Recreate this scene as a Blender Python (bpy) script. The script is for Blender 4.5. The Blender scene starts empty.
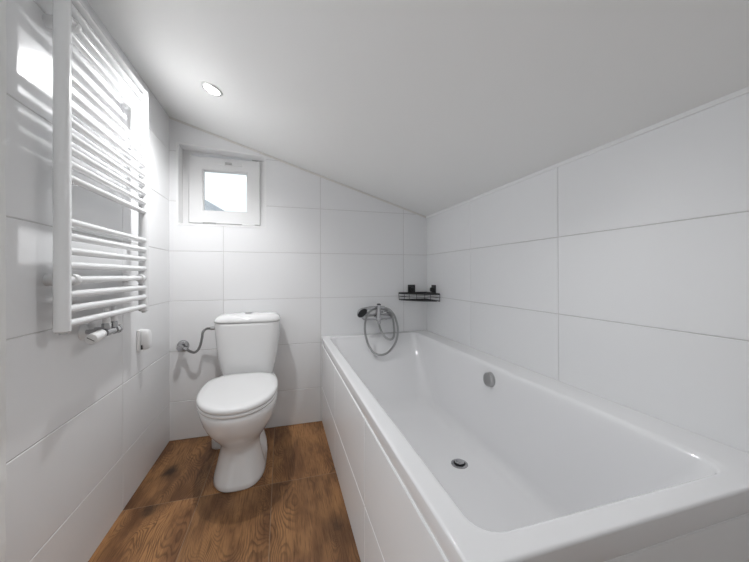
import bpy, bmesh, math, random
from mathutils import Vector, Matrix
PI = math.pi
S = bpy.context.scene
COL = S.collection

# ------------------------------------------------------------------ camera
YAW, PITCH, ROLL = 0.2846, 0.0029, -0.003
cam_d = bpy.data.cameras.new('camera')
cam = bpy.data.objects.new('camera', cam_d)
COL.objects.link(cam)
fw = Vector((math.sin(YAW) * math.cos(PITCH), math.cos(YAW) * math.cos(PITCH), math.sin(PITCH)))
rt = Vector((math.cos(YAW), -math.sin(YAW), 0))
up = rt.cross(fw)
r2 = rt * math.cos(ROLL) + up * math.sin(ROLL)
u2 = up * math.cos(ROLL) - rt * math.sin(ROLL)
mw = Matrix((r2, u2, -fw)).transposed().to_4x4()
mw.translation = Vector((0.6416, -2.1543, 0.9874))
cam.matrix_world = mw
cam_d.sensor_width = 36
cam_d.lens = 316.98 / 749 * 36
cam_d.shift_y = -7.46 / 749
cam_d.clip_start = 0.02
S.camera = cam

# ------------------------------------------------------------------ world, lamps, exposure
world = bpy.data.worlds.new('sky')
S.world = world
world.use_nodes = True
bg = world.node_tree.nodes['Background']
bg.inputs[0].default_value = (0.93, 0.965, 1.0, 1)
bg.inputs[1].default_value = 1.3
S.view_settings.view_transform = 'Standard'
S.view_settings.look = 'None'
S.view_settings.gamma = 1
S.view_settings.exposure = 0.0

W, ZC0, ZC1 = 1.676, 1.933, 1.416
SL = (ZC1 - ZC0) / W
Y_FRONT = -2.5
def zc(x): return ZC0 + SL * x
NORM = Vector((SL, 0, -1)).normalized()          # out of the ceiling, downwards

def spot_lamp(x, y, power, size=2.72, blend=0.88, soft=0.022):
    l = bpy.data.lights.new('ceiling_or_fill_spot', 'SPOT')
    l.energy = power; l.spot_size = size; l.spot_blend = blend
    l.shadow_soft_size = soft
    l.color = (0.985, 0.99, 1.0)
    o = bpy.data.objects.new('ceiling_or_fill_spot', l)
    COL.objects.link(o)
    o.location = Vector((x, y, zc(x))) + NORM * 0.03
    o.rotation_euler = NORM.to_track_quat('-Z', 'Y').to_euler()
    return o
def portal(loc, rot, sx, sy):
    l = bpy.data.lights.new('opening_portal', 'AREA'); l.shape = 'RECTANGLE'; l.size = sx; l.size_y = sy
    l.cycles.is_portal = True
    o = bpy.data.objects.new('opening_portal', l); COL.objects.link(o); o.location = loc; o.rotation_euler = rot
portal((-.16, -1.646, .96), (0, -PI / 2, 0), 1.9, .83)       # open doorway: light points +x
portal((.29, .2, 1.52), (-PI / 2, 0, 0), .5, .5)              # window: light points -y
LAMPS = [(0.34, -0.578, 29), (1.2, -1.5, 9)]  # visible spotlight, then an unseen fill spot added to brighten the right wall
for a in LAMPS: spot_lamp(*a)

# ------------------------------------------------------------------ materials
def mat(name, col, rough=0.5, metal=0.0, spec=0.5, coat=0.0, emit=None, bump=None):
    m = bpy.data.materials.new(name); m.use_nodes = True
    nt = m.node_tree; b = nt.nodes['Principled BSDF']
    b.inputs['Base Color'].default_value = (*col, 1)
    b.inputs['Roughness'].default_value = rough
    b.inputs['Metallic'].default_value = metal
    b.inputs['Specular IOR Level'].default_value = spec
    b.inputs['Coat Weight'].default_value = coat
    if emit:
        b.inputs['Emission Color'].default_value = (*emit[0], 1)
        b.inputs['Emission Strength'].default_value = emit[1]
    if bump:
        tc = nt.nodes.new('ShaderNodeTexCoord')
        n = nt.nodes.new('ShaderNodeTexNoise'); n.inputs['Scale'].default_value = bump[0]
        n.inputs['Detail'].default_value = 3
        bp = nt.nodes.new('ShaderNodeBump'); bp.inputs['Strength'].default_value = bump[1]
        bp.inputs['Distance'].default_value = bump[2]
        nt.links.new(tc.outputs['Object'], n.inputs['Vector'])
        nt.links.new(n.outputs['Fac'], bp.inputs['Height'])
        nt.links.new(bp.outputs['Normal'], b.inputs['Normal'])
    return m

class G:
    """tiny node helper"""
    def __init__(s, m): s.nt = m.node_tree; s.n = s.nt.nodes; s.l = s.nt.links
    def new(s, t, **k):
        nd = s.n.new(t)
        for a, v in k.items(): setattr(nd, a, v)
        return nd
    def put(s, sock, v):
        if isinstance(v, (int, float)): sock.default_value = v
        elif isinstance(v, tuple): sock.default_value = v
        else: s.l.new(v, sock)
    def m(s, op, a, b=None, c=None):
        nd = s.new('ShaderNodeMath', operation=op)
        for i, v in enumerate((a, b, c)):
            if v is not None: s.put(nd.inputs[i], v)
        return nd.outputs[0]
    def mix(s, f, a, b):
        nd = s.new('ShaderNodeMix', data_type='RGBA')
        s.put(nd.inputs[0], f); s.put(nd.inputs[6], a); s.put(nd.inputs[7], b)
        return nd.outputs[2]
    def ramp(s, v, lo, hi):
        nd = s.new('ShaderNodeMapRange', interpolation_type='SMOOTHSTEP')
        s.put(nd.inputs[0], v); nd.inputs[1].default_value = lo; nd.inputs[2].default_value = hi
        return nd.outputs[0]
    def xyz(s):
        tc = s.new('ShaderNodeTexCoord'); sp = s.new('ShaderNodeSeparateXYZ')
        s.l.new(tc.outputs['Object'], sp.inputs[0]); return tc.outputs['Object'], sp.outputs
    def vec(s, x, y, z):
        c = s.new('ShaderNodeCombineXYZ')
        for i, v in enumerate((x, y, z)): s.put(c.inputs[i], v)
        return c.outputs[0]
    def noise(s, v, scale, detail=3, rough=.5, dist=0.0):
        n = s.new('ShaderNodeTexNoise'); s.l.new(v, n.inputs['Vector'])
        n.inputs['Scale'].default_value = scale; n.inputs['Detail'].default_value = detail
        n.inputs['Roughness'].default_value = rough; n.inputs['Distortion'].default_value = dist
        return n.outputs['Fac']
    def line_dist(s, v, off, step):
        f = s.m('FRACT', s.m('ADD', s.m('DIVIDE', s.m('SUBTRACT', v, off), step), 50.0))
        return s.m('MULTIPLY', s.m('SUBTRACT', 0.5, s.m('ABSOLUTE', s.m('SUBTRACT', f, 0.5))), step)

def tile_mat(name):
    m = mat(name, (0.86, 0.863, 0.87), 0.24, spec=0.5)
    g = G(m); co, p = g.xyz(); b = g.n['Principled BSDF']
    b2 = g.new('ShaderNodeBump'); b2.inputs['Strength'].default_value = 0.12; b2.inputs['Distance'].default_value = 0.002
    g.l.new(g.noise(co, 9.0, 1), b2.inputs['Height'])
    g.l.new(b2.outputs[0], b.inputs['Normal'])
    return m

def floor_mat():
    m = mat('wood_look_tile', (0.2, 0.1, 0.05), 0.42, spec=0.4)
    g = G(m); co, p = g.xyz(); b = g.n['Principled BSDF']
    TX, TY, X0, Y0 = 0.306, 0.60, 0.290, -0.577
    ix = g.m('FLOOR', g.m('DIVIDE', g.m('SUBTRACT', p[0], X0), TX))
    iy = g.m('FLOOR', g.m('DIVIDE', g.m('SUBTRACT', p[1], Y0), TY))
    wn = g.new('ShaderNodeTexWhiteNoise', noise_dimensions='3D')
    g.l.new(g.vec(ix, iy, 4.0), wn.inputs['Vector'])
    rs = g.new('ShaderNodeSeparateXYZ'); g.l.new(wn.outputs['Color'], rs.inputs[0])
    ox = g.m('MULTIPLY', rs.outputs[0], 17.0); oy = g.m('MULTIPLY', rs.outputs[1], 23.0)
    x = g.m('ADD', p[0], ox); y = g.m('ADD', p[1], oy)
    # knots pull the grain around themselves
    kv = g.new('ShaderNodeTexVoronoi'); g.l.new(g.vec(g.m('MULTIPLY', x, 5.0), g.m('MULTIPLY', y, 3.2), 0.0), kv.inputs['Vector'])
    kv.inputs['Scale'].default_value = 1.0; kv.inputs['Randomness'].default_value = 1.0
    kd = kv.outputs['Distance']
    kcol = g.new('ShaderNodeSeparateXYZ'); g.l.new(kv.outputs['Color'], kcol.inputs[0])
    pres = g.ramp(kcol.outputs[0], 0.25, 0.45)
    kn = g.m('ADD', kd, g.m('MULTIPLY', g.m('SUBTRACT', g.noise(g.vec(x, y, 0.0), 28.0, 3), 0.5), 0.16))
    knot = g.m('MULTIPLY', g.m('SUBTRACT', 1.0, g.ramp(kn, 0.04, 0.21)), pres)
    halo = g.m('MULTIPLY', g.m('SUBTRACT', 1.0, g.ramp(kn, 0.08, 0.42)), pres)
    # growth rings: stretched low-frequency noise cut into bands
    warp = g.noise(g.vec(g.m('MULTIPLY', x, 2.6), g.m('MULTIPLY', y, 0.8), 0.0), 1.6, 2, .5)
    lv = g.m('ADD', g.m('MULTIPLY', warp, 1.0), g.m('MULTIPLY', halo, 0.16))
    fine = g.noise(g.vec(g.m('MULTIPLY', x, 60.0), g.m('MULTIPLY', y, 5.0), 0.0), 1.0, 4, .65)
    lv2 = g.m('ADD', lv, g.m('MULTIPLY', fine, 0.012))
    saw = g.m('FRACT', g.m('MULTIPLY', lv2, 70.0))
    ring = g.m('MULTIPLY', g.m('MULTIPLY', g.ramp(saw, 0.35, 0.80), g.m('SUBTRACT', 1.0, g.ramp(saw, 0.84, 1.0))), g.ramp(g.noise(g.vec(g.m('MULTIPLY', x, 7.0), g.m('MULTIPLY', y, 2.0), 5.0), 1.0, 2), 0.32, 0.62))
    fibre = g.noise(g.vec(g.m('MULTIPLY', x, 210.0), g.m('MULTIPLY', y, 9.0), 0.0), 1.0, 4, .6)
    cloud = g.noise(g.vec(g.m('MULTIPLY', x, 9.0), g.m('MULTIPLY', y, 2.6), 1.0), 1.0, 4, .6)
    base = g.mix(g.ramp(cloud, 0.36, 0.64), FL_DARK, FL_LIGHT)
    base = g.mix(g.m('MULTIPLY', ring, 0.68), base, FL_RING)
    base = g.mix(g.m('MULTIPLY', g.ramp(fibre, 0.48, 0.66), 0.55), base, FL_RING)
    base = g.mix(g.m('MULTIPLY', halo, 0.42), base, FL_RING)
    base = g.mix(g.m('MULTIPLY', knot, 0.85), base, (0.025, 0.013, 0.007, 1))
    tone = g.m('ADD', 0.85, g.m('MULTIPLY', rs.outputs[2], 0.3))
    hsv = g.new('ShaderNodeHueSaturation'); g.l.new(base, hsv.inputs['Color']); g.l.new(tone, hsv.inputs['Value'])
    d = g.m('MINIMUM', g.line_dist(p[0], X0, TX), g.line_dist(p[1], Y0, TY))
    gm = g.m('SUBTRACT', 1.0, g.ramp(d, 0.0009, 0.0016))
    g.l.new(g.mix(gm, hsv.outputs['Color'], (0.30, 0.20, 0.125, 1)), b.inputs['Base Color'])
    g.l.new(g.m('ADD', 0.36, g.m('MULTIPLY', fibre, 0.2)), b.inputs['Roughness'])
    bp = g.new('ShaderNodeBump'); bp.inputs['Strength'].default_value = 0.35; bp.inputs['Distance'].default_value = 0.001
    g.l.new(g.m('ADD', g.m('MULTIPLY', fibre, .5), g.ramp(d, .0008, .003)), bp.inputs['Height'])
    g.l.new(bp.outputs[0], b.inputs['Normal'])
    return m
FL_DARK = (0.19, 0.085, 0.033, 1)
FL_LIGHT = (0.43, 0.215, 0.085, 1)
FL_RING = (0.075, 0.030, 0.011, 1)

M_FLOOR = floor_mat()
M_TILE = tile_mat('white_wall_tile')
M_GROUT = mat('light_grey_grout', (0.60, 0.59, 0.58), 0.8, spec=0.2)
M_PAINT = mat('white_wall_paint', (0.87, 0.87, 0.86), 0.85, spec=0.2, bump=(60, 0.15, 0.001))
M_CAULK = mat('grey_beige_sealant', (0.74, 0.72, 0.69), 0.7, spec=0.3)
M_EDGE = mat('white_tile_edging', (0.86, 0.86, 0.86), 0.3)
M_PVC = mat('white_window_plastic', (0.85, 0.85, 0.85), 0.28)
M_GASKET = mat('white_gasket', (0.8, 0.8, 0.8), 0.6)
M_DARKGREY = mat('dark_grey_print', (0.12, 0.12, 0.12), 0.5)
M_ENAMEL = mat('white_radiator_enamel', (0.84, 0.845, 0.85), 0.22)
M_CERAMIC = mat('white_glazed_ceramic', (0.85, 0.85, 0.85), 0.07, spec=0.55)
M_SEAT = mat('white_seat_plastic', (0.84, 0.84, 0.84), 0.2)
M_ACRYLIC = mat('white_bath_acrylic', (0.85, 0.85, 0.86), 0.04, spec=0.5)
M_CHROME = mat('chrome', (0.50, 0.50, 0.51), 0.06, metal=1.0)
M_SATIN = mat('satin_chrome', (0.50, 0.50, 0.50), 0.28, metal=1.0)
M_DARK = mat('black_rubber', (0.02, 0.02, 0.022), 0.5)
M_BLACK = mat('black_powder_coat', (0.012, 0.012, 0.013), 0.4)
M_PLASTIC = mat('white_plastic', (0.83, 0.83, 0.83), 0.3)
M_PIPE = mat('grey_white_pipe', (0.72, 0.72, 0.72), 0.35)
M_ROOF = mat('slate_roof', (0.42, 0.45, 0.49), 0.8)
M_RENDER = mat('pale_house_render', (0.55, 0.58, 0.61), 0.9)
M_RINGW = mat('pale_metal_ring', (0.75, 0.75, 0.74), 0.35, metal=.5)
M_LENS = mat('lit_lens', (1, 1, 1), 0.3, emit=((1, 0.98, 0.95), 22))

def hose_mat(name, col, step):
    m = mat(name, col, 0.28, metal=1.0); g = G(m); b = g.n['Principled BSDF']
    tc = g.new('ShaderNodeTexCoord'); sp = g.new('ShaderNodeSeparateXYZ')
    at = g.new('ShaderNodeAttribute', attribute_name='along')
    s = g.m('SINE', g.m('MULTIPLY', at.outputs['Fac'], 2 * PI / step))
    bp = g.new('ShaderNodeBump'); bp.inputs['Strength'].default_value = 0.8; bp.inputs['Distance'].default_value = 0.0012
    g.l.new(s, bp.inputs['Height']); g.l.new(bp.outputs[0], b.inputs['Normal'])
    return m
M_HOSE = hose_mat('ribbed_metal_hose', (0.45, 0.45, 0.45), 0.005)
M_BRAID = hose_mat('braided_steel_hose', (0.30, 0.30, 0.30), 0.003)

def glass_mat():
    m = bpy.data.materials.new('window_glass'); m.use_nodes = True
    nt = m.node_tree; nt.nodes.clear()
    o = nt.nodes.new('ShaderNodeOutputMaterial'); t = nt.nodes.new('ShaderNodeBsdfTransparent')
    gl = nt.nodes.new('ShaderNodeBsdfGlossy'); gl.inputs['Roughness'].default_value = 0.02
    fr = nt.nodes.new('ShaderNodeFresnel'); mx = nt.nodes.new('ShaderNodeMixShader')
    t.inputs[0].default_value = (0.97, 0.985, 0.985, 1)
    nt.links.new(fr.outputs[0], mx.inputs[0]); nt.links.new(t.outputs[0], mx.inputs[1])
    nt.links.new(gl.outputs[0], mx.inputs[2]); nt.links.new(mx.outputs[0], o.inputs[0])
    return m
M_GLASS = glass_mat()

# ------------------------------------------------------------------ mesh helpers
def build(name, bm, m, parent=None, smooth=False, bevel=0.0, seg=3, angle=40):
    bmesh.ops.recalc_face_normals(bm, faces=bm.faces[:])
    me = bpy.data.meshes.new(name); bm.to_mesh(me); bm.free()
    if smooth:
        for f in me.polygons: f.use_smooth = True
        me.set_sharp_from_angle(angle=math.radians(angle))
    o = bpy.data.objects.new(name, me); COL.objects.link(o)
    if m: me.materials.append(m)
    if bevel:
        b = o.modifiers.new('bevel', 'BEVEL'); b.width = bevel; b.segments = seg
        b.limit_method = 'ANGLE'; b.angle_limit = math.radians(35); b.harden_normals = False
        for f in me.polygons: f.use_smooth = True
        me.set_sharp_from_angle(angle=math.radians(30))
    if parent: o.parent = parent
    return o

def box(bm, a, b):
    x0, y0, z0 = a; x1, y1, z1 = b
    v = [bm.verts.new(c) for c in ((x0,y0,z0),(x1,y0,z0),(x1,y1,z0),(x0,y1,z0),(x0,y0,z1),(x1,y0,z1),(x1,y1,z1),(x0,y1,z1))]
    for f in ((3,2,1,0),(4,5,6,7),(0,1,5,4),(1,2,6,5),(2,3,7,6),(3,0,4,7)): bm.faces.new([v[i] for i in f])
    return bm
def BX(a, b): return box(bmesh.new(), a, b)

def prism(bm, poly, off):
    """poly: 3-D points; extruded by the vector off"""
    off = Vector(off); a = [bm.verts.new(p) for p in poly]; b = [bm.verts.new(Vector(p) + off) for p in poly]
    n = len(a); bm.faces.new(a); bm.faces.new(b[::-1])
    for i in range(n): bm.faces.new((a[i], b[i], b[(i+1) % n], a[(i+1) % n]))
    return bm

def skin(bm, loops, cap0=True, cap1=True):
    vs = [[bm.verts.new(p) for p in L] for L in loops]; n = len(vs[0])
    for A, B in zip(vs, vs[1:]):
        for i in range(n): bm.faces.new((A[i], A[(i+1) % n], B[(i+1) % n], B[i]))
    if cap0: bm.faces.new(vs[0][::-1])
    if cap1: bm.faces.new(vs[-1])
    return bm

def frame_of(d):
    d = Vector(d).normalized()
    a = Vector((0, 0, 1)) if abs(d.z) < .9 else Vector((1, 0, 0))
    u = d.cross(a).normalized(); return u, u.cross(d).normalized()

def lathe(bm, base, axis, prof, n=32):
    """prof: (distance along the axis, radius)"""
    base = Vector(base); axis = Vector(axis).normalized(); u, v = frame_of(axis)
    loops = []
    for t, r in prof:
        r = max(r, 1e-5)
        loops.append([base + axis * t + u * (r * math.cos(2*PI*i/n)) + v * (r * math.sin(2*PI*i/n)) for i in range(n)])
    return skin(bm, loops)

def catmull(pts, k=8):
    P = [Vector(p) for p in pts]; P = [P[0]*2 - P[1]] + P + [P[-1]*2 - P[-2]]; out = []
    for i in range(1, len(P) - 2):
        for j in range(k):
            t = j / k; a, b, c, d = P[i-1], P[i], P[i+1], P[i+2]
            out.append(0.5 * (2*b + (c-a)*t + (2*a - 5*b + 4*c - d)*t*t + (3*b - a - 3*c + d)*t**3))
    out.append(P[-2]); return out

def tube(bm, pts, r, n=12, closed=False, along=False):
    P = [Vector(p) for p in pts]; N = len(P); loops = []
    rr = r if isinstance(r, (list, tuple)) else [r] * N
    ref = None; lay = bm.verts.layers.float.new('along') if along else None; s = 0
    lens = []
    for i in range(N):
        a = P[i-1] if (i or closed) else P[i]; b = P[(i+1) % N] if (i < N-1 or closed) else P[i]
        d = (b - a).normalized()
        if ref is None: ref, _ = frame_of(d)
        ref = (ref - d * ref.dot(d)).normalized(); w = d.cross(ref)
        loops.append([P[i] + ref * (rr[i] * math.cos(2*PI*k/n)) + w * (rr[i] * math.sin(2*PI*k/n)) for k in range(n)])
        if i: s += (P[i] - P[i-1]).length
        lens.append(s)
    vs = []
    for L, q in zip(loops, lens):
        row = []
        for p in L:
            v = bm.verts.new(p)
            if lay is not None: v[lay] = q
            row.append(v)
        vs.append(row)
    M = N if closed else N - 1
    for i in range(M):
        A, B = vs[i], vs[(i+1) % N]
        for k in range(n): bm.faces.new((A[k], A[(k+1) % n], B[(k+1) % n], B[k]))
    if not closed: bm.faces.new(vs[0][::-1]); bm.faces.new(vs[-1])
    return bm

Z_LINES = [0.0] + [0.231 + .3 * i for i in range(7)]
def tile_faces(bm, axis, ulines, zlines, plane, sgn, depth=.0022, gap=.0011, ch=.0017):
    """chamfered tiles laid on a wall: axis 0 = wall runs along x, 1 = along y; sgn = the way the wall faces"""
    def P(u, z, d): return (u, plane + sgn * d, z) if axis == 0 else (plane + sgn * d, u, z)
    for u0, u1 in zip(ulines, ulines[1:]):
        for z0, z1 in zip(zlines, zlines[1:]):
            L = []
            for g_, d in ((gap, -depth - .001), (gap, -ch), (gap + ch, 0)):
                L.append([bm.verts.new(P(*q, d)) for q in ((u0 + g_, z0 + g_), (u1 - g_, z0 + g_), (u1 - g_, z1 - g_), (u0 + g_, z1 - g_))])
            fs = [bm.faces.new(L[2])]
            for A, B in zip(L, L[1:]): fs += [bm.faces.new((A[i], A[(i+1) % 4], B[(i+1) % 4], B[i])) for i in range(4)]
            for f in fs: f.material_index = 1
    return bm
def tiled(name, bm):
    o = struct(build(name, bm, M_GROUT)); o.data.materials.append(M_TILE); return o
TD = .0022

def rrect(x0, x1, y0, y1, r, z, nc=6, ns=10):
    """rounded rectangle loop, same vertex count whatever the size"""
    out = []
    cs = ((x1-r, y1-r, 0), (x0+r, y1-r, 90), (x0+r, y0+r, 180), (x1-r, y0+r, 270))
    arcs = [[Vector((cx + r*math.cos(math.radians(a + 90*i/nc)), cy + r*math.sin(math.radians(a + 90*i/nc)), z)) for i in range(nc+1)] for cx, cy, a in cs]
    for k in range(4):
        out += arcs[k]; p, q = arcs[k][-1], arcs[(k+1) % 4][0]
        out += [p.lerp(q, (j+1)/(ns+1)) for j in range(ns)]
    return out

def egg(cx, cy, hw, yf, yb, z, nf=2.0, nb=4.0, n=64):
    """super-ellipse loop round (cx, cy): front half pointed to yf, back half squarer to yb"""
    out = []
    for i in range(n):
        a = 2*PI*i/n; c, s = math.cos(a), math.sin(a)
        e = nb if s > 0 else nf
        x = cx + hw * math.copysign(abs(c) ** (2/e), c)
        y = cy + ((yb - cy) if s > 0 else (cy - yf)) * math.copysign(abs(s) ** (2/e), s)
        out.append(Vector((x, y, z)))
    return out

def thing(name, label, cat, loc=(0, 0, 0), group=None):
    o = bpy.data.objects.new(name, None); COL.objects.link(o); o.location = loc
    o.empty_display_size = 0.05
    return tag(o, label, cat, group)
def tag(o, label, cat, group=None):
    o['label'] = label; o['category'] = cat
    if group: o['group'] = group
    return o
def adopt(parent, *kids):
    """children built in world coordinates keep their place under a located Empty"""
    for k in kids:
        k.parent = parent
        k.matrix_parent_inverse = Matrix.Translation(-Vector(parent.location))
def struct(o): o['kind'] = 'structure'; return o

# ------------------------------------------------------------------ room shell
T = 0.15
struct(build('floor', BX((-T, Y_FRONT - T, -0.1), (W + T, T, 0)), M_FLOOR))

HX0, HX1, HZ0, HZL, HZR = 0.045, 0.538, 1.297, 1.777, 1.748       # window opening
HD = 0.09
bm = bmesh.new()
tile_faces(bm, 0, [-.05, 0.293, 0.893, 1.493, 2.0], Z_LINES[:-1], 0, -1)
tile_faces(bm, 0, [-.05, 0.893, 1.493], Z_LINES[-2:], 0, -1)
def cut(co, no, clear=False):
    bmesh.ops.bisect_plane(bm, geom=bm.verts[:] + bm.edges[:] + bm.faces[:], plane_co=co, plane_no=no, clear_outer=clear)
cut((0, 0, zc(0) + .02), -NORM, True)
wt = Vector((HX1 - HX0, 0, HZR - HZL)); wn = Vector((-wt.z, 0, wt.x)).normalized()
for c_, n_ in (((HX0, 0, 0), (1, 0, 0)), ((HX1, 0, 0), (1, 0, 0)), ((0, 0, HZ0), (0, 0, 1)), ((HX0, 0, HZL), wn)): cut(c_, n_)
dead = []
for f in bm.faces:
    c_ = f.calc_center_median()
    if HX0 < c_.x < HX1 and c_.z > HZ0 and (c_ - Vector((HX0, 0, HZL))).dot(wn) < 0: dead.append(f)
bmesh.ops.delete(bm, geom=dead, context='FACES')
off = (0, 0.25, 0)
prism(bm, [(-T, TD, 0), (HX0, TD, 0), (HX0, TD, zc(HX0) + .1), (-T, TD, zc(-T) + .1)], off)
prism(bm, [(HX0, TD, 0), (HX1, TD, 0), (HX1, TD, HZ0), (HX0, TD, HZ0)], off)
prism(bm, [(HX0, TD, HZL), (HX1, TD, HZR), (HX1, TD, zc(HX1) + .1), (HX0, TD, zc(HX0) + .1)], off)
prism(bm, [(HX1, TD, 0), (W + T, TD, 0), (W + T, TD, zc(W + T) + .1), (HX1, TD, zc(HX1) + .1)], off)
tiled('wall_back', bm)
# smooth white lining of the window reveal
bm = bmesh.new()
box(bm, (HX0 - .003, -.001, HZ0), (HX0 + .002, HD, HZL)); box(bm, (HX1 - .002, -.001, HZ0), (HX1 + .003, HD, HZR))
box(bm, (HX0 + .002, -.001, HZ0 - .003), (HX1 - .002, HD, HZ0 + .002))
prism(bm, [(HX0 + .002, -.001, HZL - .002), (HX1 - .002, -.001, HZR - .002), (HX1 - .002, -.001, HZR + .003), (HX0 + .002, -.001, HZL + .003)], (0, HD + .001, 0))

struct(build('trim_7', bm, M_EDGE))

Y_END = -1.174
tiled('wall_left', tile_faces(BX((-T, Y_END, 0), (-TD, 0, zc(0) + .1)), 1, [Y_END - .001, -.578, .02], Z_LINES, 0, 1))
tiled('wall_right', tile_faces(BX((W + TD, Y_FRONT, 0), (W + T, 0, zc(W) + .03)), 1, [Y_FRONT, -2.368, -1.768, -1.168, -.568, .02], Z_LINES[:5] + [1.431], W, -1))
struct(build('wall_front', prism(bmesh.new(), [(-T, Y_FRONT, 0), (W + T, Y_FRONT, 0), (W + T, Y_FRONT, zc(W + T) + .05), (-T, Y_FRONT, zc(-T) + .05)], (0, -T, 0)), M_PAINT))
struct(build('ceiling', prism(bmesh.new(), [(-T, Y_FRONT - T, zc(-T)), (W + T, Y_FRONT - T, zc(W + T)), (W + T, Y_FRONT - T, zc(W + T) + .1), (-T, Y_FRONT - T, zc(-T) + .1)], (0, T - Y_FRONT + .25, 0)), M_PAINT))

# doorway on the left, beside the place the photo is taken from
bm = bmesh.new(); rng = random.Random(3)
zs = [i * 0.05 for i in range(39)]
L = []
for z in zs:
    e = rng.uniform(-.0012, .0012)
    L.append([(-T, Y_END - .06, z), (0.004 + e, Y_END - .06, z), (0.004 + e, Y_END + .001 + e, z), (-T, Y_END + 0.0, z)])
skin(bm, L)
struct(build('trim_1', bm, M_PAINT))
struct(build('wall_left_end', BX((-T, Y_FRONT, 0), (0, -2.12, zc(0) + .05)), M_PAINT))
struct(build('trim_2', BX((-T, -2.12, 0), (0.006, -2.06, 1.93)), M_PAINT))
struct(build('trim_8', BX((-T, -2.06, 1.90), (0, Y_END - .06, zc(0) + .05)), M_PAINT))

# sealant and edging strips
struct(build('trim_3', prism(bmesh.new(), [(0, 0, zc(0)), (W, 0, zc(W)), (W, 0, zc(W) - .012), (0, 0, zc(0) - .012)], (0, -.005, 0)), M_CAULK))
struct(build('trim_4', BX((W - .005, Y_FRONT, ZC1 - .012), (W, 0, ZC1 + .001)), M_EDGE))

# ------------------------------------------------------------------ window
wy = HD - 0.03
win = struct(build('window_1', bmesh.new(), M_PVC))
bm = bmesh.new()
fx0, fx1, fz0, fz1 = HX0, HX1, HZ0, 1.79
def ring_frame(bm, x0, x1, z0, z1, w, y0, y1):
    def q(i, y): return [(x0 + i, y, z0 + i), (x1 - i, y, z0 + i), (x1 - i, y, z1 - i), (x0 + i, y, z1 - i)]
    L = [q(0, y0), q(0, y1), q(w, y1), q(w, y0)]
    skin(bm, L + [L[0]], False, False)
    bmesh.ops.remove_doubles(bm, verts=bm.verts[:], dist=1e-6)
ring_frame(bm, fx0 - .004, fx1 + .004, fz0 - .004, 1.802, 0.049, HD, HD + .06)
build('window_frame', bm, M_PVC, win, bevel=.002)
sx0, sx1, sz0, sz1 = 0.083, 0.504, 1.316, 1.737
bm = bmesh.new(); ring_frame(bm, sx0, sx1, sz0, sz1, 0.078, HD - .018, HD + .05)
sash = build('sash', bm, M_PVC, win, bevel=.004)
bm = bmesh.new(); ring_frame(bm, sx0 + .078, sx1 - .078, sz0 + .078, sz1 - .078, 0.005, HD - .01, HD + .02)
build('gasket', bm, M_GASKET, win)
build('pane', BX((sx0 + .079, HD + .012, sz0 + .079), (sx1 - .079, HD + .022, sz1 - .079)), M_GLASS, win)
for x in (0.165, 0.395):
    bm = bmesh.new(); lathe(bm, (x, HD - .024, sz0 - .003), (1, 0, 0), [(0, .0), (0, .007), (.075, .007), (.075, 0)], 14)
    build('hinge', bm, M_SATIN if x < .2 else M_PLASTIC, win, smooth=True)
bm = bmesh.new(); box(bm, (.225, HD - .026, 1.690), (.395, HD - .018, 1.716))
lt = build('latch', bm, M_PLASTIC, win, bevel=.003)
bm = bmesh.new(); box(bm, (.295, HD - .04, 1.694), (.335, HD - .026, 1.706))
build('latch_button', bm, M_SATIN, lt, bevel=.002)
# painted reveal is the wall itself; a narrow white edging runs round the opening
bm = bmesh.new(); e = .009
prism(bm, [(HX0 - e, 0, HZ0 - e), (HX0, 0, HZ0 - e), (HX0, 0, HZL + e), (HX0 - e, 0, HZL + e)], (0, -.002, 0))
prism(bm, [(HX1, 0, HZ0 - e), (HX1 + e, 0, HZ0 - e), (HX1 + e, 0, HZR + e * .3), (HX1, 0, HZR + e * .3)], (0, -.002, 0))
prism(bm, [(HX0, 0, HZ0 - e), (HX1, 0, HZ0 - e), (HX1, 0, HZ0), (HX0, 0, HZ0)], (0, -.002, 0))
prism(bm, [(HX0, 0, HZL), (HX1, 0, HZR), (HX1, 0, HZR + e * .3), (HX0, 0, HZL + e)], (0, -.002, 0))
struct(build('trim_5', bm, M_EDGE))

# the neighbour's roof seen through the pane
h = thing('neighbouring_house', 'slate grey roof of a house seen through the small window', 'house', (-2.5, 6.0, 0))
bm = prism(bmesh.new(), [(-2.75, 6.1, 1.9), (.6, 6.1, 1.72), (-2.6, 6.1, 3.55), (-2.75, 6.1, 3.5)], (0, 5, 0)); w_ = build('gable_wall', bm, M_RENDER)
bm = prism(bmesh.new(), [(.7, 6, 1.72), (-2.6, 6, 3.62), (-2.9, 6, 3.46), (-2.9, 6, 3.35), (-2.6, 6, 3.50), (.7, 6, 1.60)], (0, 5.2, 0)); rf = build('roof', bm, M_ROOF)
bm = BX((-2.75, 6.2, -3.0), (.3, 11, 1.9)); w2 = build('house_wall', bm, M_RENDER)
adopt(h, w_, rf, w2)

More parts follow.
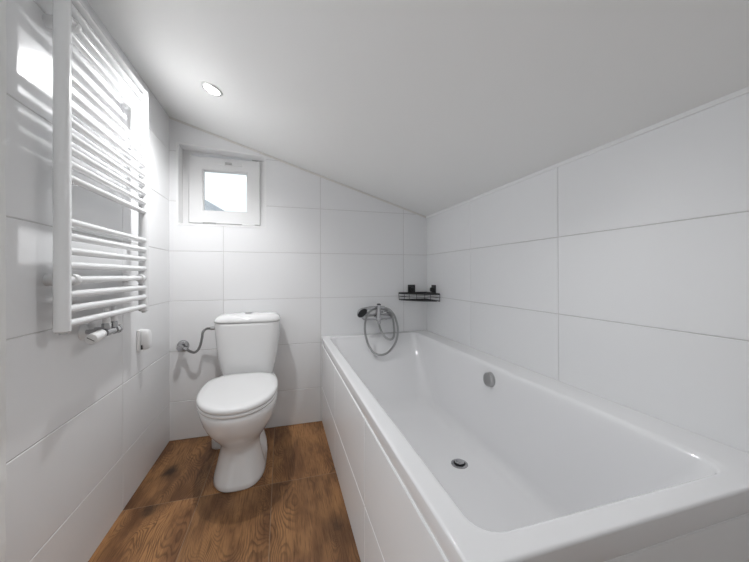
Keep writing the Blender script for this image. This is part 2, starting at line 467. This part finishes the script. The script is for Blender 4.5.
# ------------------------------------------------------------------ bath surround (tiled half walls)
PX, PY, PZ = 0.8996, -1.7605, 0.514
zl = [0, .231, PZ + .0006]
tiled('wall_bath_side', tile_faces(BX((PX + TD, PY + TD, 0), (PX + .05, 0, PZ)), 1, [PY, -1.1474, -.5474, .02], zl, PX, -1))
tiled('wall_bath_end', tile_faces(BX((PX + .05, PY + TD, 0), (W, PY + .05, PZ)), 0, [PX, 1.535, W + .1], zl, PY, -1))
bm = bmesh.new(); e0, e1 = .0004, .0040          # sealant bead between the tiles and the bath rim
L = []
for (x, z) in ((e0, PZ - .0008), (e0, PZ + .0006), (e1, PZ + .0032), (e1 + .004, PZ + .0032), (e1 + .004, PZ - .0008)):
    L.append([bm.verts.new(c) for c in ((PX + x, 0, z), (PX + x, PY + x, z), (W, PY + x, z))])
for A, B in zip(L, L[1:]):
    for k in range(2): bm.faces.new((A[k], A[k+1], B[k+1], B[k]))
struct(build('trim_6', bm, M_EDGE))

# ------------------------------------------------------------------ bathtub
ZR = 0.572
tub = thing('bathtub', 'white built-in rectangular bathtub set in tiled surround along right wall', 'bathtub', (1.28, -.88, 0.0))
OX0, OX1, OY0, OY1 = 0.895, W - .001, -1.768, -.001
IX0, IX1, IY0, IY1 = 0.935, 1.572, -1.728, -.045
loops = []
def outer(ins, z, r): loops.append(rrect(OX0 + ins, OX1, OY0 + ins, OY1, r, z))
outer(.022, PZ + .0020, .008); outer(.0082, PZ + .0020, .010); outer(.0080, PZ + .003, .010)
R = .006
for k in range(7):
    a = k / 6 * PI / 2
    outer(R * (1 - math.cos(a)), ZR - R + R * math.sin(a), .012 + .004 * k / 6)
outer(R + .004, ZR, .02)
def inner(ix0, ix1, iy0, iy1, r, z): loops.append(rrect(IX0 + ix0, IX1 - ix1, IY0 + iy0, IY1 - iy1, r, z))
inner(-.006, -.006, -.006, -.006, .05, ZR)
R = .016
for k in range(7):
    a = k / 6 * math.radians(78)
    q = R * math.sin(a); inner(q, q, q, q, .05, ZR - R + R * math.cos(a))
# walls
ZF = 0.165
def wall(t): # t 0..1 from rim to the foot of the walls
    z = ZR - .0145 - t * (ZR - .0145 - (ZF + .055))
    inner(.017 + .040 * t, .017 + .026 * t, .018 + .20 * t, .018 + .245 * t, .05 + .04 * t, z)
for t in (.02, .1, .25, .4, .55, .7, .85, 1.0): wall(t)
for k in range(1, 8):
    a = k / 7 * PI / 2
    f = math.sin(a) ; q = .055 * (1 - math.cos(a))
    zz = ZF + .055 * (1 - math.sin(a))
    q = .06 * (1 - math.cos(a)); e_ = .12 * (1 - math.cos(a))
    inner(.057 + q, .043 + q, .218 + .03 * f + e_, .263 + .03 * f + e_, .09 + .03 * f, zz)
inner(.16, .15, .50, .55, .10, ZF - .002)
bm = bmesh.new(); skin(bm, loops, cap0=False)
adopt(tub, build('bath_shell', bm, M_ACRYLIC, smooth=True, angle=60))
DX, DY, DZ = 1.381, -.933, ZF - .0015
bm = bmesh.new(); lathe(bm, (DX, DY, DZ), (0, 0, 1), [(0, .036), (.0015, .0355), (.003, .033), (.003, .026), (-.004, .025), (-.004, 0)], 36)
dr = build('drain', bm, M_CHROME, smooth=True); adopt(tub, dr)
bm = bmesh.new(); lathe(bm, (DX, DY, DZ - .003), (0, 0, 1), [(0, .0245), (.006, .0245), (.0065, .0)], 32); dk = build('drain_gap', bm, M_DARK, smooth=True)
bm = bmesh.new(); lathe(bm, (DX, DY, DZ + .004), (0, 0, 1), [(0, .012), (.002, .020), (.006, .0205), (.008, .018), (.009, .008), (.0092, 0)], 36); pl = build('drain_plug', bm, M_CHROME, smooth=True)
adopt(tub, dk, pl)
OA = Vector((-1, 0, .11)).normalized(); OB = Vector((1.5535, -.918, .509))
bm = bmesh.new(); lathe(bm, OB - OA * .004, OA, [(0, .034), (.006, .034), (.008, .032), (.008, .030), (.010, .030), (.022, .0305), (.026, .028), (.0265, .02), (.0255, .012), (.0255, 0)], 40)
ov = build('overflow_knob', bm, M_SATIN, smooth=True); adopt(tub, ov)

# ------------------------------------------------------------------ toilet
TX, BX_ = 0.45, 0.440
wc = thing('toilet', 'white close-coupled ceramic toilet with closed lid under the window', 'toilet', (TX, -.35, 0))
secs = [  # z, half width, front, back, centre y, nf, nb
    (.000, .117, -.587, -.075, -.36, 2.8, 4), (.006, .122, -.592, -.07, -.36, 2.8, 4), (.024, .119, -.588, -.075, -.36, 2.8, 4),
    (.065, .109, -.570, -.08, -.36, 2.6, 4), (.105, .101, -.561, -.09, -.36, 2.4, 4), (.138, .095, -.550, -.10, -.36, 2.3, 4),
    (.165, .098, -.554, -.10, -.36, 2.2, 3.5), (.195, .112, -.580, -.09, -.37, 2.1, 3.2), (.230, .133, -.624, -.07, -.38, 2.1, 3), (.270, .152, -.668, -.05, -.40, 2.1, 3),
    (.310, .167, -.700, -.035, -.41, 2.1, 3.2), (.350, .176, -.720, -.025, -.42, 2.1, 3.5), (.373, .179, -.728, -.022, -.43, 2.1, 3.8), (.386, .177, -.726, -.022, -.43, 2.1, 3.8), (.390, .170, -.718, -.026, -.43, 2.1, 3.8)]
bm = bmesh.new(); skin(bm, [egg(BX_, cy, hw, yf, yb, z, nf, nb, 72) for z, hw, yf, yb, cy, nf, nb in secs])
# hollow flanks of the foot, behind the front column
for v in bm.verts:
    z, y = v.co.z, v.co.y
    if z < .30:
        k = max(0, 1 - abs(y + .30) / .13); k = k * k * (3 - 2 * k)
        h_ = min(1, max(0, (z - .012) / .05)) * min(1, max(0, (.30 - z) / .12))
        v.co.x = BX_ + (v.co.x - BX_) * (1 - .42 * k * h_)
bowl = build('bowl', bm, M_CERAMIC, smooth=True, angle=70)
adopt(wc, bowl)
def slab(cfg, name, m):
    bm = bmesh.new(); skin(bm, [egg(BX_, -.45, hw, yf, yb, z - .0122, 2.1, nb, 80) for z, hw, yf, yb, nb in cfg]); return build(name, bm, m, smooth=True, angle=60)
ring = slab([(.4035, .168, -.720, -.245, 3.2), (.405, .176, -.730, -.246, 3.2), (.412, .180, -.735, -.238, 3.2), (.418, .179, -.734, -.238, 3.2), (.4205, .174, -.728, -.242, 3.2)], 'seat', M_SEAT)
lid = slab([(.422, .172, -.727, -.242, 3.2), (.4235, .178, -.735, -.236, 3.2), (.430, .181, -.739, -.233, 3.2), (.438, .1805, -.738, -.233, 3.2), (.444, .177, -.734, -.236, 3.2), (.448, .168, -.724, -.243, 3.1), (.4505, .14, -.69, -.265, 3.0), (.4525, .09, -.61, -.32, 2.6), (.453, .04, -.52, -.39, 2.2)], 'lid', M_SEAT)
adopt(wc, ring, lid)
for s in (-1, 1):
    bm = bmesh.new(); lathe(bm, (BX_ + s * .075 - .022, -.220, .412), (1, 0, 0), [(0, 0), (0, .009), (.002, .011), (.042, .011), (.044, .009), (.044, 0)], 20)
    adopt(wc, build('seat_hinge', bm, M_SEAT, smooth=True))
def tank_loop(x0, x1, y0, y1, z, n=5.0, bow=.012, k=80):
    cx, cy = (x0 + x1) / 2, (y0 + y1) / 2; out = []
    for i in range(k):
        a = 2*PI*i/k; c, s = math.cos(a), math.sin(a)
        x = math.copysign(abs(c) ** (2/n), c); y = math.copysign(abs(s) ** (2/n), s)
        yy = cy + y * (y1 - y0) / 2
        if y < 0: yy -= bow * (1 - x * x) * -y
        out.append(Vector((cx + x * (x1 - x0) / 2, yy, z)))
    return out
prof = [(.3915, .052, .026), (.393, .046, .020), (.402, .041, .017), (.43, .034, .014), (.47, .0255, .010), (.52, .0175, .007), (.58, .0095, .003), (.64, .004, .001), (.69, .0015, 0), (.7085, .001, 0), (.710, .004, .002)]
bm = bmesh.new(); skin(bm, [tank_loop(.268 + i, .632 - i, -.185 + j, -.016 + (j * .4), z) for z, i, j in prof])
adopt(wc, build('cistern', bm, M_CERAMIC, smooth=True, angle=60))
prof = [(.7115, .005), (.7125, .000), (.716, -.002), (.724, -.002), (.733, .001), (.742, .007), (.750, .016), (.756, .028), (.760, .044), (.762, .065)]
bm = bmesh.new(); skin(bm, [tank_loop(.268 + i, .632 - i, -.187 + i * .8, -.014 - i * .4, .7115 + (z - .7115) * .86) for z, i in prof])
adopt(wc, build('cistern_lid', bm, M_CERAMIC, smooth=True, angle=60))
bm = bmesh.new(); lathe(bm, (TX, -.10, .7545), (0, 0, 1), [(0, .023), (.004, .023), (.006, .021), (.0062, .019), (.0045, .0185), (.0045, .0)], 36)
fb = build('flush_button', bm, M_CHROME, smooth=True)
bm = bmesh.new(); lathe(bm, (TX, -.10, .7585), (0, 0, 1), [(0, .0175), (.004, .017), (.0045, .012), (.0045, 0)], 32)
k_ = build('button_cap', bm, M_SATIN, smooth=True); adopt(wc, fb, k_)
bm = bmesh.new(); tube(bm, catmull([(.294, -.140, 0.001), (.294, -.140, .05), (.300, -.138, .085), (.325, -.135, .11), (.38, -.13, .12)], 6), .040, 24)
adopt(wc, build('waste_pipe', bm, M_PIPE, smooth=True))

# ------------------------------------------------------------------ water supply to the cistern
sv = thing('supply_valve', 'round chrome angle valve on back wall left of the toilet', 'valve', (.072, 0, .563))
bm = bmesh.new(); lathe(bm, (.072, 0, .563), (0, -1, 0), [(0, .033), (.004, .033), (.010, .028), (.014, .016), (.014, 0)], 32); a_ = build('rosette', bm, M_CHROME, smooth=True)
bm = bmesh.new(); lathe(bm, (.072, -.012, .563), (0, -1, 0), [(0, .011), (.03, .011), (.03, .014), (.046, .014), (.05, .012), (.05, 0)], 24)
lathe(bm, (.072, -.04, .563), (1, 0, -.45), [(0, .009), (.02, .009), (.02, .0115), (.034, .0115), (.034, 0)], 6); b_ = build('valve_body', bm, M_CHROME, smooth=True)
bm = bmesh.new(); lathe(bm, (.072, -.06, .563), (0, -1, 0), [(0, .013), (.003, .017), (.014, .017), (.018, .014), (.018, 0)], 10); c_ = build('valve_handle', bm, M_CHROME, smooth=True)
adopt(sv, a_, b_, c_)
sh = thing('supply_hose', 'thin braided steel hose curving from wall valve up to cistern side', 'hose', (.1, -.04, .55))
bm = bmesh.new(); tube(bm, catmull([(.100, -.04, .550), (.122, -.055, .537), (.150, -.065, .532), (.174, -.07, .558), (.188, -.072, .61), (.194, -.075, .648), (.212, -.082, .670), (.240, -.09, .673)], 10), .0072, 14, along=True)
a_ = build('braided_tube', bm, M_BRAID, smooth=True)
bm = bmesh.new(); lathe(bm, (.238, -.09, .673), (1, -.1, 0), [(0, .009), (.004, .0115), (.02, .0115), (.02, .008), (.0315, .008), (.0315, 0)], 6); b_ = build('hose_nut', bm, M_SATIN)
adopt(sh, a_, b_)

# ------------------------------------------------------------------ towel radiator
rad = thing('towel_radiator', 'white ladder towel radiator mounted on left tiled wall', 'radiator', (.06, -.80, .83))
YN, YF_, XP = -1.069, -.532, .060
def dpost(yc, z0, z1):
    bm = bmesh.new(); loops = []
    def sec(s, z):
        L = []
        pts = [(-.016, -.013), (-.016, .013), (-.012, .0165), (.000, .0170)]
        for i in range(9): # round front (towards the room)
            a = math.radians(90 - 180 * i / 8); pts.append((.002 + .015 * math.cos(a), .0165 * math.sin(a)))
        pts += [(.000, -.0170), (-.012, -.0165)]
        return [Vector((XP + x * s, yc + y * s, z)) for x, y in pts]
    for s, z in ((.7, z0), (1, z0 + .004), (1, z1 - .012), (.93, z1 - .005), (.75, z1 - .001), (.4, z1)): loops.append(sec(s, z))
    return skin(bm, loops)
for yc in (YN, YF_):
    pbm = dpost(yc, .829, 1.803)
    p_ = build('post', pbm, M_ENAMEL, smooth=True, angle=50); adopt(rad, p_)
    bm = bmesh.new(); lathe(bm, (XP, yc, .8295), (0, 0, -1), [(0, .009), (.005, .009), (.006, .007), (.006, 0)], 18)
    c_ = build('end_cap', bm, M_SATIN, smooth=True); adopt(rad, c_)
Z_BARS = [.8512 + .0411 * i for i in range(8)] + [1.264 + .0403 * i for i in range(8)] + [1.672 + .0392 * i for i in range(4)]
for z in Z_BARS:
    bm = bmesh.new(); lathe(bm, (XP + .003, YN + .010, z), (0, 1, 0), [(0, .0108), (YF_ - YN - .020, .0108)], 20)
    adopt(rad, build('bar', bm, M_ENAMEL, smooth=True))
for y, z in ((-1.028, Z_BARS[3]), (-.578, Z_BARS[3]), (-1.028, Z_BARS[17]), (-.578, Z_BARS[17])):
    bm = bmesh.new(); lathe(bm, (0.0004, y, z), (1, 0, 0), [(0, .0175), (.018, .0175), (.0205, .0155), (.0205, .011), (.046, .011), (.046, 0)], 24)
    k_ = build('wall_bracket', bm, M_ENAMEL, smooth=True)
    bm = bmesh.new(); lathe(bm, (XP + .003, y - .010, z), (0, 1, 0), [(0, .0109), (0, .015), (.002, .0165), (.018, .0165), (.020, .015), (.020, .0109)], 24)
    c_ = build('clamp_ring', bm, M_PLASTIC, smooth=True); c_.parent = k_
    adopt(rad, k_)
# valve block under the bottom bar
vx, vz = .055, .789
bm = bmesh.new()
lathe(bm, (vx, -.867, vz), (0, 1, 0), [(0, .011), (.02, .011), (.02, .0145), (.045, .0145), (.045, .0125), (.085, .0125), (.085, .0155), (.105, .0155), (.105, .0165), (.118, .0165), (.120, .014), (.120, 0)], 20)
for y in (-.832, -.782):
    lathe(bm, (vx, y, vz), (0, 0, 1), [(0, .010), (.012, .010), (.012, .0135), (.030, .0135), (.030, .011), (.033, .011), (.033, 0)], 6 if y < -.80 else 12)
    lathe(bm, (0.004, y - .028, vz + .008), (1, 0, 0), [(0, .008), (vx - .004, .008)], 14)
vb = build('valve_block', bm, M_CHROME, smooth=True, angle=35)
for y in (-.832, -.782):
    bm = bmesh.new(); lathe(bm, (vx, y, vz + .033), (0, 0, 1), [(0, .0115), (.003, .0125), (.012, .012), (.026, .008), (.036, .007), (.052, .007)], 18)
    c_ = build('riser_collar', bm, M_PLASTIC, smooth=True); c_.parent = vb
    bm = bmesh.new(); lathe(bm, (0.0004, y - .028, vz + .008), (1, 0, 0), [(0, .026), (.003, .026), (.008, .021), (.011, .010), (.011, 0)], 28)
    c_ = build('pipe_rosette', bm, M_PLASTIC, smooth=True); c_.parent = vb
bm = bmesh.new(); lathe(bm, (vx, -.864, vz), (.10, -1, -.05), [(0, .013), (.002, .016), (.010, .0165), (.010, .0155), (.016, .0155), (.040, .0165), (.072, .0172), (.077, .016), (.079, .012), (.0795, 0)], 28)
th = build('thermostatic_head', bm, M_PLASTIC, smooth=True); th.parent = vb
bm = bmesh.new(); hd = Vector((.10, -1, -.05)).normalized(); u_, v_ = frame_of(hd); c0 = Vector((vx, -.864, vz)) + hd * .0798
prism(bm, [c0 + u_ * .0085 + v_ * .007, c0 + u_ * .0100 + v_ * .0055, c0 - u_ * .0085 - v_ * .007, c0 - u_ * .0100 - v_ * .0055], hd * .0006)
mk = build('pointer_mark', bm, M_DARKGREY); mk.parent = vb
adopt(rad, vb)

# ------------------------------------------------------------------ fitting on the left wall
fit = thing('wall_fitting', 'small white rounded plastic fitting on left wall just past the radiator', 'wall fitting', (0, -.41, .69))
fy = -.426
a_ = build('back_plate', BX((0.0004, fy - .024, .637), (.014, fy + .022, .734)), M_PLASTIC, bevel=.004)
bm = bmesh.new(); L = []
for x, s in ((.0145, .88), (.0165, 1.0), (.030, 1.0), (.040, .95), (.046, .84), (.049, .68), (.0505, .4)):
    L.append([Vector((x, fy + .0215 * s * math.copysign(abs(math.cos(t)) ** .6, math.cos(t)), .686 + .048 * s * math.copysign(abs(math.sin(t)) ** .7, math.sin(t)))) for t in [2*PI*i/40 for i in range(40)]])
skin(bm, L); b_ = build('cover', bm, M_PLASTIC, smooth=True, angle=60)
c_ = build('slot', BX((.018, fy - .0222, .644), (.023, fy - .016, .664)), M_DARK)
adopt(fit, a_, b_, c_)

# ------------------------------------------------------------------ bath mixer
mx = thing('bath_mixer', 'chrome wall-mounted bath mixer tap on back wall above the tub', 'tap', (1.28, 0, .695))
MZ, MY = .696, -.058
bm = bmesh.new()
lathe(bm, (1.180, MY, MZ), (1, 0, 0), [(0, 0), (0, .016), (.004, .020), (.020, .022), (.060, .020), (.075, .024), (.125, .024), (.140, .020), (.180, .022), (.196, .020), (.200, .016), (.200, 0)], 28)
for x in (1.205, 1.355): lathe(bm, (x, -.004, MZ), (0, -1, 0), [(0, .012), (.05, .012)], 18)
lathe(bm, (1.281, MY, MZ), (0, 0, 1), [(-.030, .012), (-.022, .016), (0, .022), (.034, .020), (.044, .018), (.048, .010), (.048, 0)], 28)
lathe(bm, (1.278, MY, MZ), (-.22, -1, 0), [(0, .017), (.055, .0175), (.078, .0165), (.082, .013), (.082, 0)], 24)
a_ = build('mixer_body', bm, M_CHROME, smooth=True, angle=35)
adopt(mx, a_)
for x in (1.205, 1.355):
    bm = bmesh.new(); lathe(bm, (x, 0, MZ), (0, -1, 0), [(0, .031), (.004, .031), (.010, .026), (.014, .014), (.014, 0)], 30); adopt(mx, build('rosette', bm, M_CHROME, smooth=True))
bm = bmesh.new(); tube(bm, catmull([(1.262, -.126, .698), (1.262, -.128, .745), (1.262, -.134, .786)], 6), [.0155] * 6 + [.0145] * 6 + [.0135], 16)
lv = build('lever', bm, M_CHROME, smooth=True)
bm = bmesh.new(); lathe(bm, (1.262, -.134, .7855), (0, -.12, 1), [(0, .013), (.002, .014), (.005, .013), (.007, .008), (.007, 0)], 18); q_ = build('lever_tip', bm, M_DARK, smooth=True); q_.parent = lv
bm = bmesh.new(); lathe(bm, (1.279, -.085, .672), (0, 0, -1), [(-.01, .010), (.006, .010), (.006, .012), (.020, .012), (.022, .009), (.022, 0)], 12); o_ = build('hose_outlet', bm, M_CHROME, smooth=True)
bm = bmesh.new(); box(bm, (1.262, -.112, .722), (1.300, -.062, .730)); box(bm, (1.262, -.112, .728), (1.267, -.085, .752)); box(bm, (1.295, -.112, .728), (1.300, -.085, .738)); cr = build('cradle', bm, M_CHROME, bevel=.002)
adopt(mx, lv, o_, cr)

hs = thing('hand_shower', 'chrome hand shower with dark face resting on mixer, grey metal hose looped below', 'hand shower', (1.2, -.11, .75))
path = [(1.135, -.108, .738), (1.158, -.106, .752), (1.190, -.108, .760), (1.230, -.108, .765), (1.275, -.102, .764), (1.312, -.100, .762)]
cp = catmull(path, 6); nn = len(cp)
bm = bmesh.new(); tube(bm, cp, [.017 - .006 * min(1, i / (nn * .35)) for i in range(nn)], 18); a_ = build('handle', bm, M_CHROME, smooth=True)
ha = Vector((.35, -.75, -.5)).normalized(); hb = Vector((1.148, -.118, .738)) - ha * .016
bm = bmesh.new(); lathe(bm, hb, ha, [(0, 0), (0, .014), (.006, .028), (.014, .036), (.022, .039), (.026, .038), (.026, .035)], 36); b_ = build('shower_head', bm, M_CHROME, smooth=True)
bm = bmesh.new(); lathe(bm, hb + ha * .0245, ha, [(0, .0355), (.002, .035), (.0035, .030), (.0035, 0)], 36); f_ = build('spray_face', bm, M_DARK, smooth=True); f_.parent = b_
hp = [(1.300, -.100, .7625), (1.322, -0.101, 0.758), (1.351, -0.103, 0.743), (1.378, -0.11, 0.708), (1.392, -0.12, 0.664), (1.396, -0.135, 0.611), (1.383, -0.15, 0.555), (1.353, -0.16, 0.505), (1.311, -0.17, 0.472), (1.264, -0.175, 0.461), (1.22, -0.172, 0.475), (1.187, -0.165, 0.517), (1.17, -0.155, 0.568), (1.163, -0.145, 0.62), (1.169, -0.13, 0.67), (1.189, -0.114, 0.714), (1.214, -0.098, 0.742), (1.255, -0.080, 0.753), (1.310, -0.078, 0.749), (1.349, -0.084, 0.731), (1.373, -0.092, 0.691), (1.380, -0.102, 0.636), (1.379, -0.11, 0.588), (1.371, -0.114, 0.557), (1.347, -0.117, 0.545), (1.314, -0.115, 0.563), (1.288, -0.108, 0.602), (1.279, -0.095, 0.635), (1.279, -.085, .655)]
bm = bmesh.new(); tube(bm, catmull(hp, 8), .0074, 14, along=True); c_ = build('hose', bm, M_HOSE, smooth=True)
adopt(hs, a_, b_, c_)

# ------------------------------------------------------------------ corner wire shelf
cs = thing('corner_shelf', 'black wire corner shelf fixed above the far end of the tub', 'shelf', (W, 0, .80))
G0 = .012
def corner_curve(r, z, n=16):
    c = Vector((W - G0, -G0, z)); out = []
    for i in range(n + 1):
        a = PI/2 * i / n
        x, y = math.cos(a), math.sin(a)
        e = 2.0
        q = (abs(x) ** 1.5 + abs(y) ** 1.5) ** (-1/1.5)
        out.append(c + Vector((-r * x * q, -r * y * q, 0)))
    return out
RS = .215
def rail(name, r, z, rad_):
    pts = [Vector((W - G0, -G0, z))] + corner_curve(r, z)
    bm = bmesh.new(); tube(bm, pts, rad_, 10, closed=True); adopt(cs, build(name, bm, M_BLACK, smooth=True))
def band(pts, h, w):
    bm = bmesh.new(); N = len(pts); c = Vector((W - .06, -.06, pts[0].z)); L = []
    for p in pts:
        d = (p - c); d.z = 0; d.normalize()
        L.append([p + Vector((0, 0, -h)), p + d * -w + Vector((0, 0, -h)), p + d * -w + Vector((0, 0, h)), p + Vector((0, 0, h))])
    return skin(bm, L + [L[0]], False, False)
tr = build('top_rail', band([Vector((W - .003, -.003, .853))] + corner_curve(RS, .853), .0055, .003), M_BLACK); adopt(cs, tr)
rail('middle_rail', RS, .829, .0016); rail('bottom_rail', RS - .004, .806, .0036)
for i in (0, 3, 5, 8, 11, 13, 16):
    a = corner_curve(RS, .853)[i]; b = corner_curve(RS - .004, .806)[i]
    bm = bmesh.new(); tube(bm, [a, b], .0016, 8); adopt(cs, build('upright_wire', bm, M_BLACK, smooth=True))
bot = corner_curve(RS - .004, .806, 64)
for k in range(1, 11):
    t = k / 11 * (RS - .004)
    # wires parallel to the back wall
    y = -G0 - t
    pr = min(bot, key=lambda p: abs(p.y - y))
    bm = bmesh.new(); tube(bm, [(W - G0, y, .806), (pr.x, y, .806)], .0016, 8); adopt(cs, build('base_wire', bm, M_BLACK, smooth=True))
a_ = build('mounting_pad', BX((1.524, -.010, .846), (1.580, -.001, .912)), M_BLACK, bevel=.003)
bm = bmesh.new(); lathe(bm, (1.552, -.009, .880), (0, -1, 0), [(0, .010), (.010, .010), (.010, .015), (.020, .015), (.022, .012), (.022, 0)], 20); k_ = build('pad_knob', bm, M_BLACK, smooth=True); k_.parent = a_
b_ = build('mounting_pad', BX((W - .010, -.152, .846), (W - .001, -.096, .912)), M_BLACK, bevel=.003)
bm = bmesh.new(); lathe(bm, (W - .009, -.124, .880), (-1, 0, 0), [(0, .010), (.010, .010), (.010, .015), (.020, .015), (.022, .012), (.022, 0)], 20); k_ = build('pad_knob', bm, M_BLACK, smooth=True); k_.parent = b_
adopt(cs, a_, b_)

# ------------------------------------------------------------------ ceiling spotlight
def downlight(x, y, label):
    c = Vector((x, y, zc(x)))
    t = thing('ceiling_spotlight', label, 'light', c)
    bm = bmesh.new(); lathe(bm, c + NORM * .0005, NORM, [(0, .033), (0, .046), (.003, .0455), (.006, .042), (.007, .036), (.004, .033), (0, .033)], 40)
    a_ = build('trim_ring', bm, M_RINGW, smooth=True)
    bm = bmesh.new(); lathe(bm, c + NORM * .0008, NORM, [(0, .0325), (.004, .0325), (.0075, .026), (.009, .014), (.0093, 0)], 36)
    b_ = build('lens', bm, M_LENS, smooth=True)
    adopt(t, a_, b_)
downlight(.342, -.578, 'lit round recessed spotlight in the sloping white ceiling')
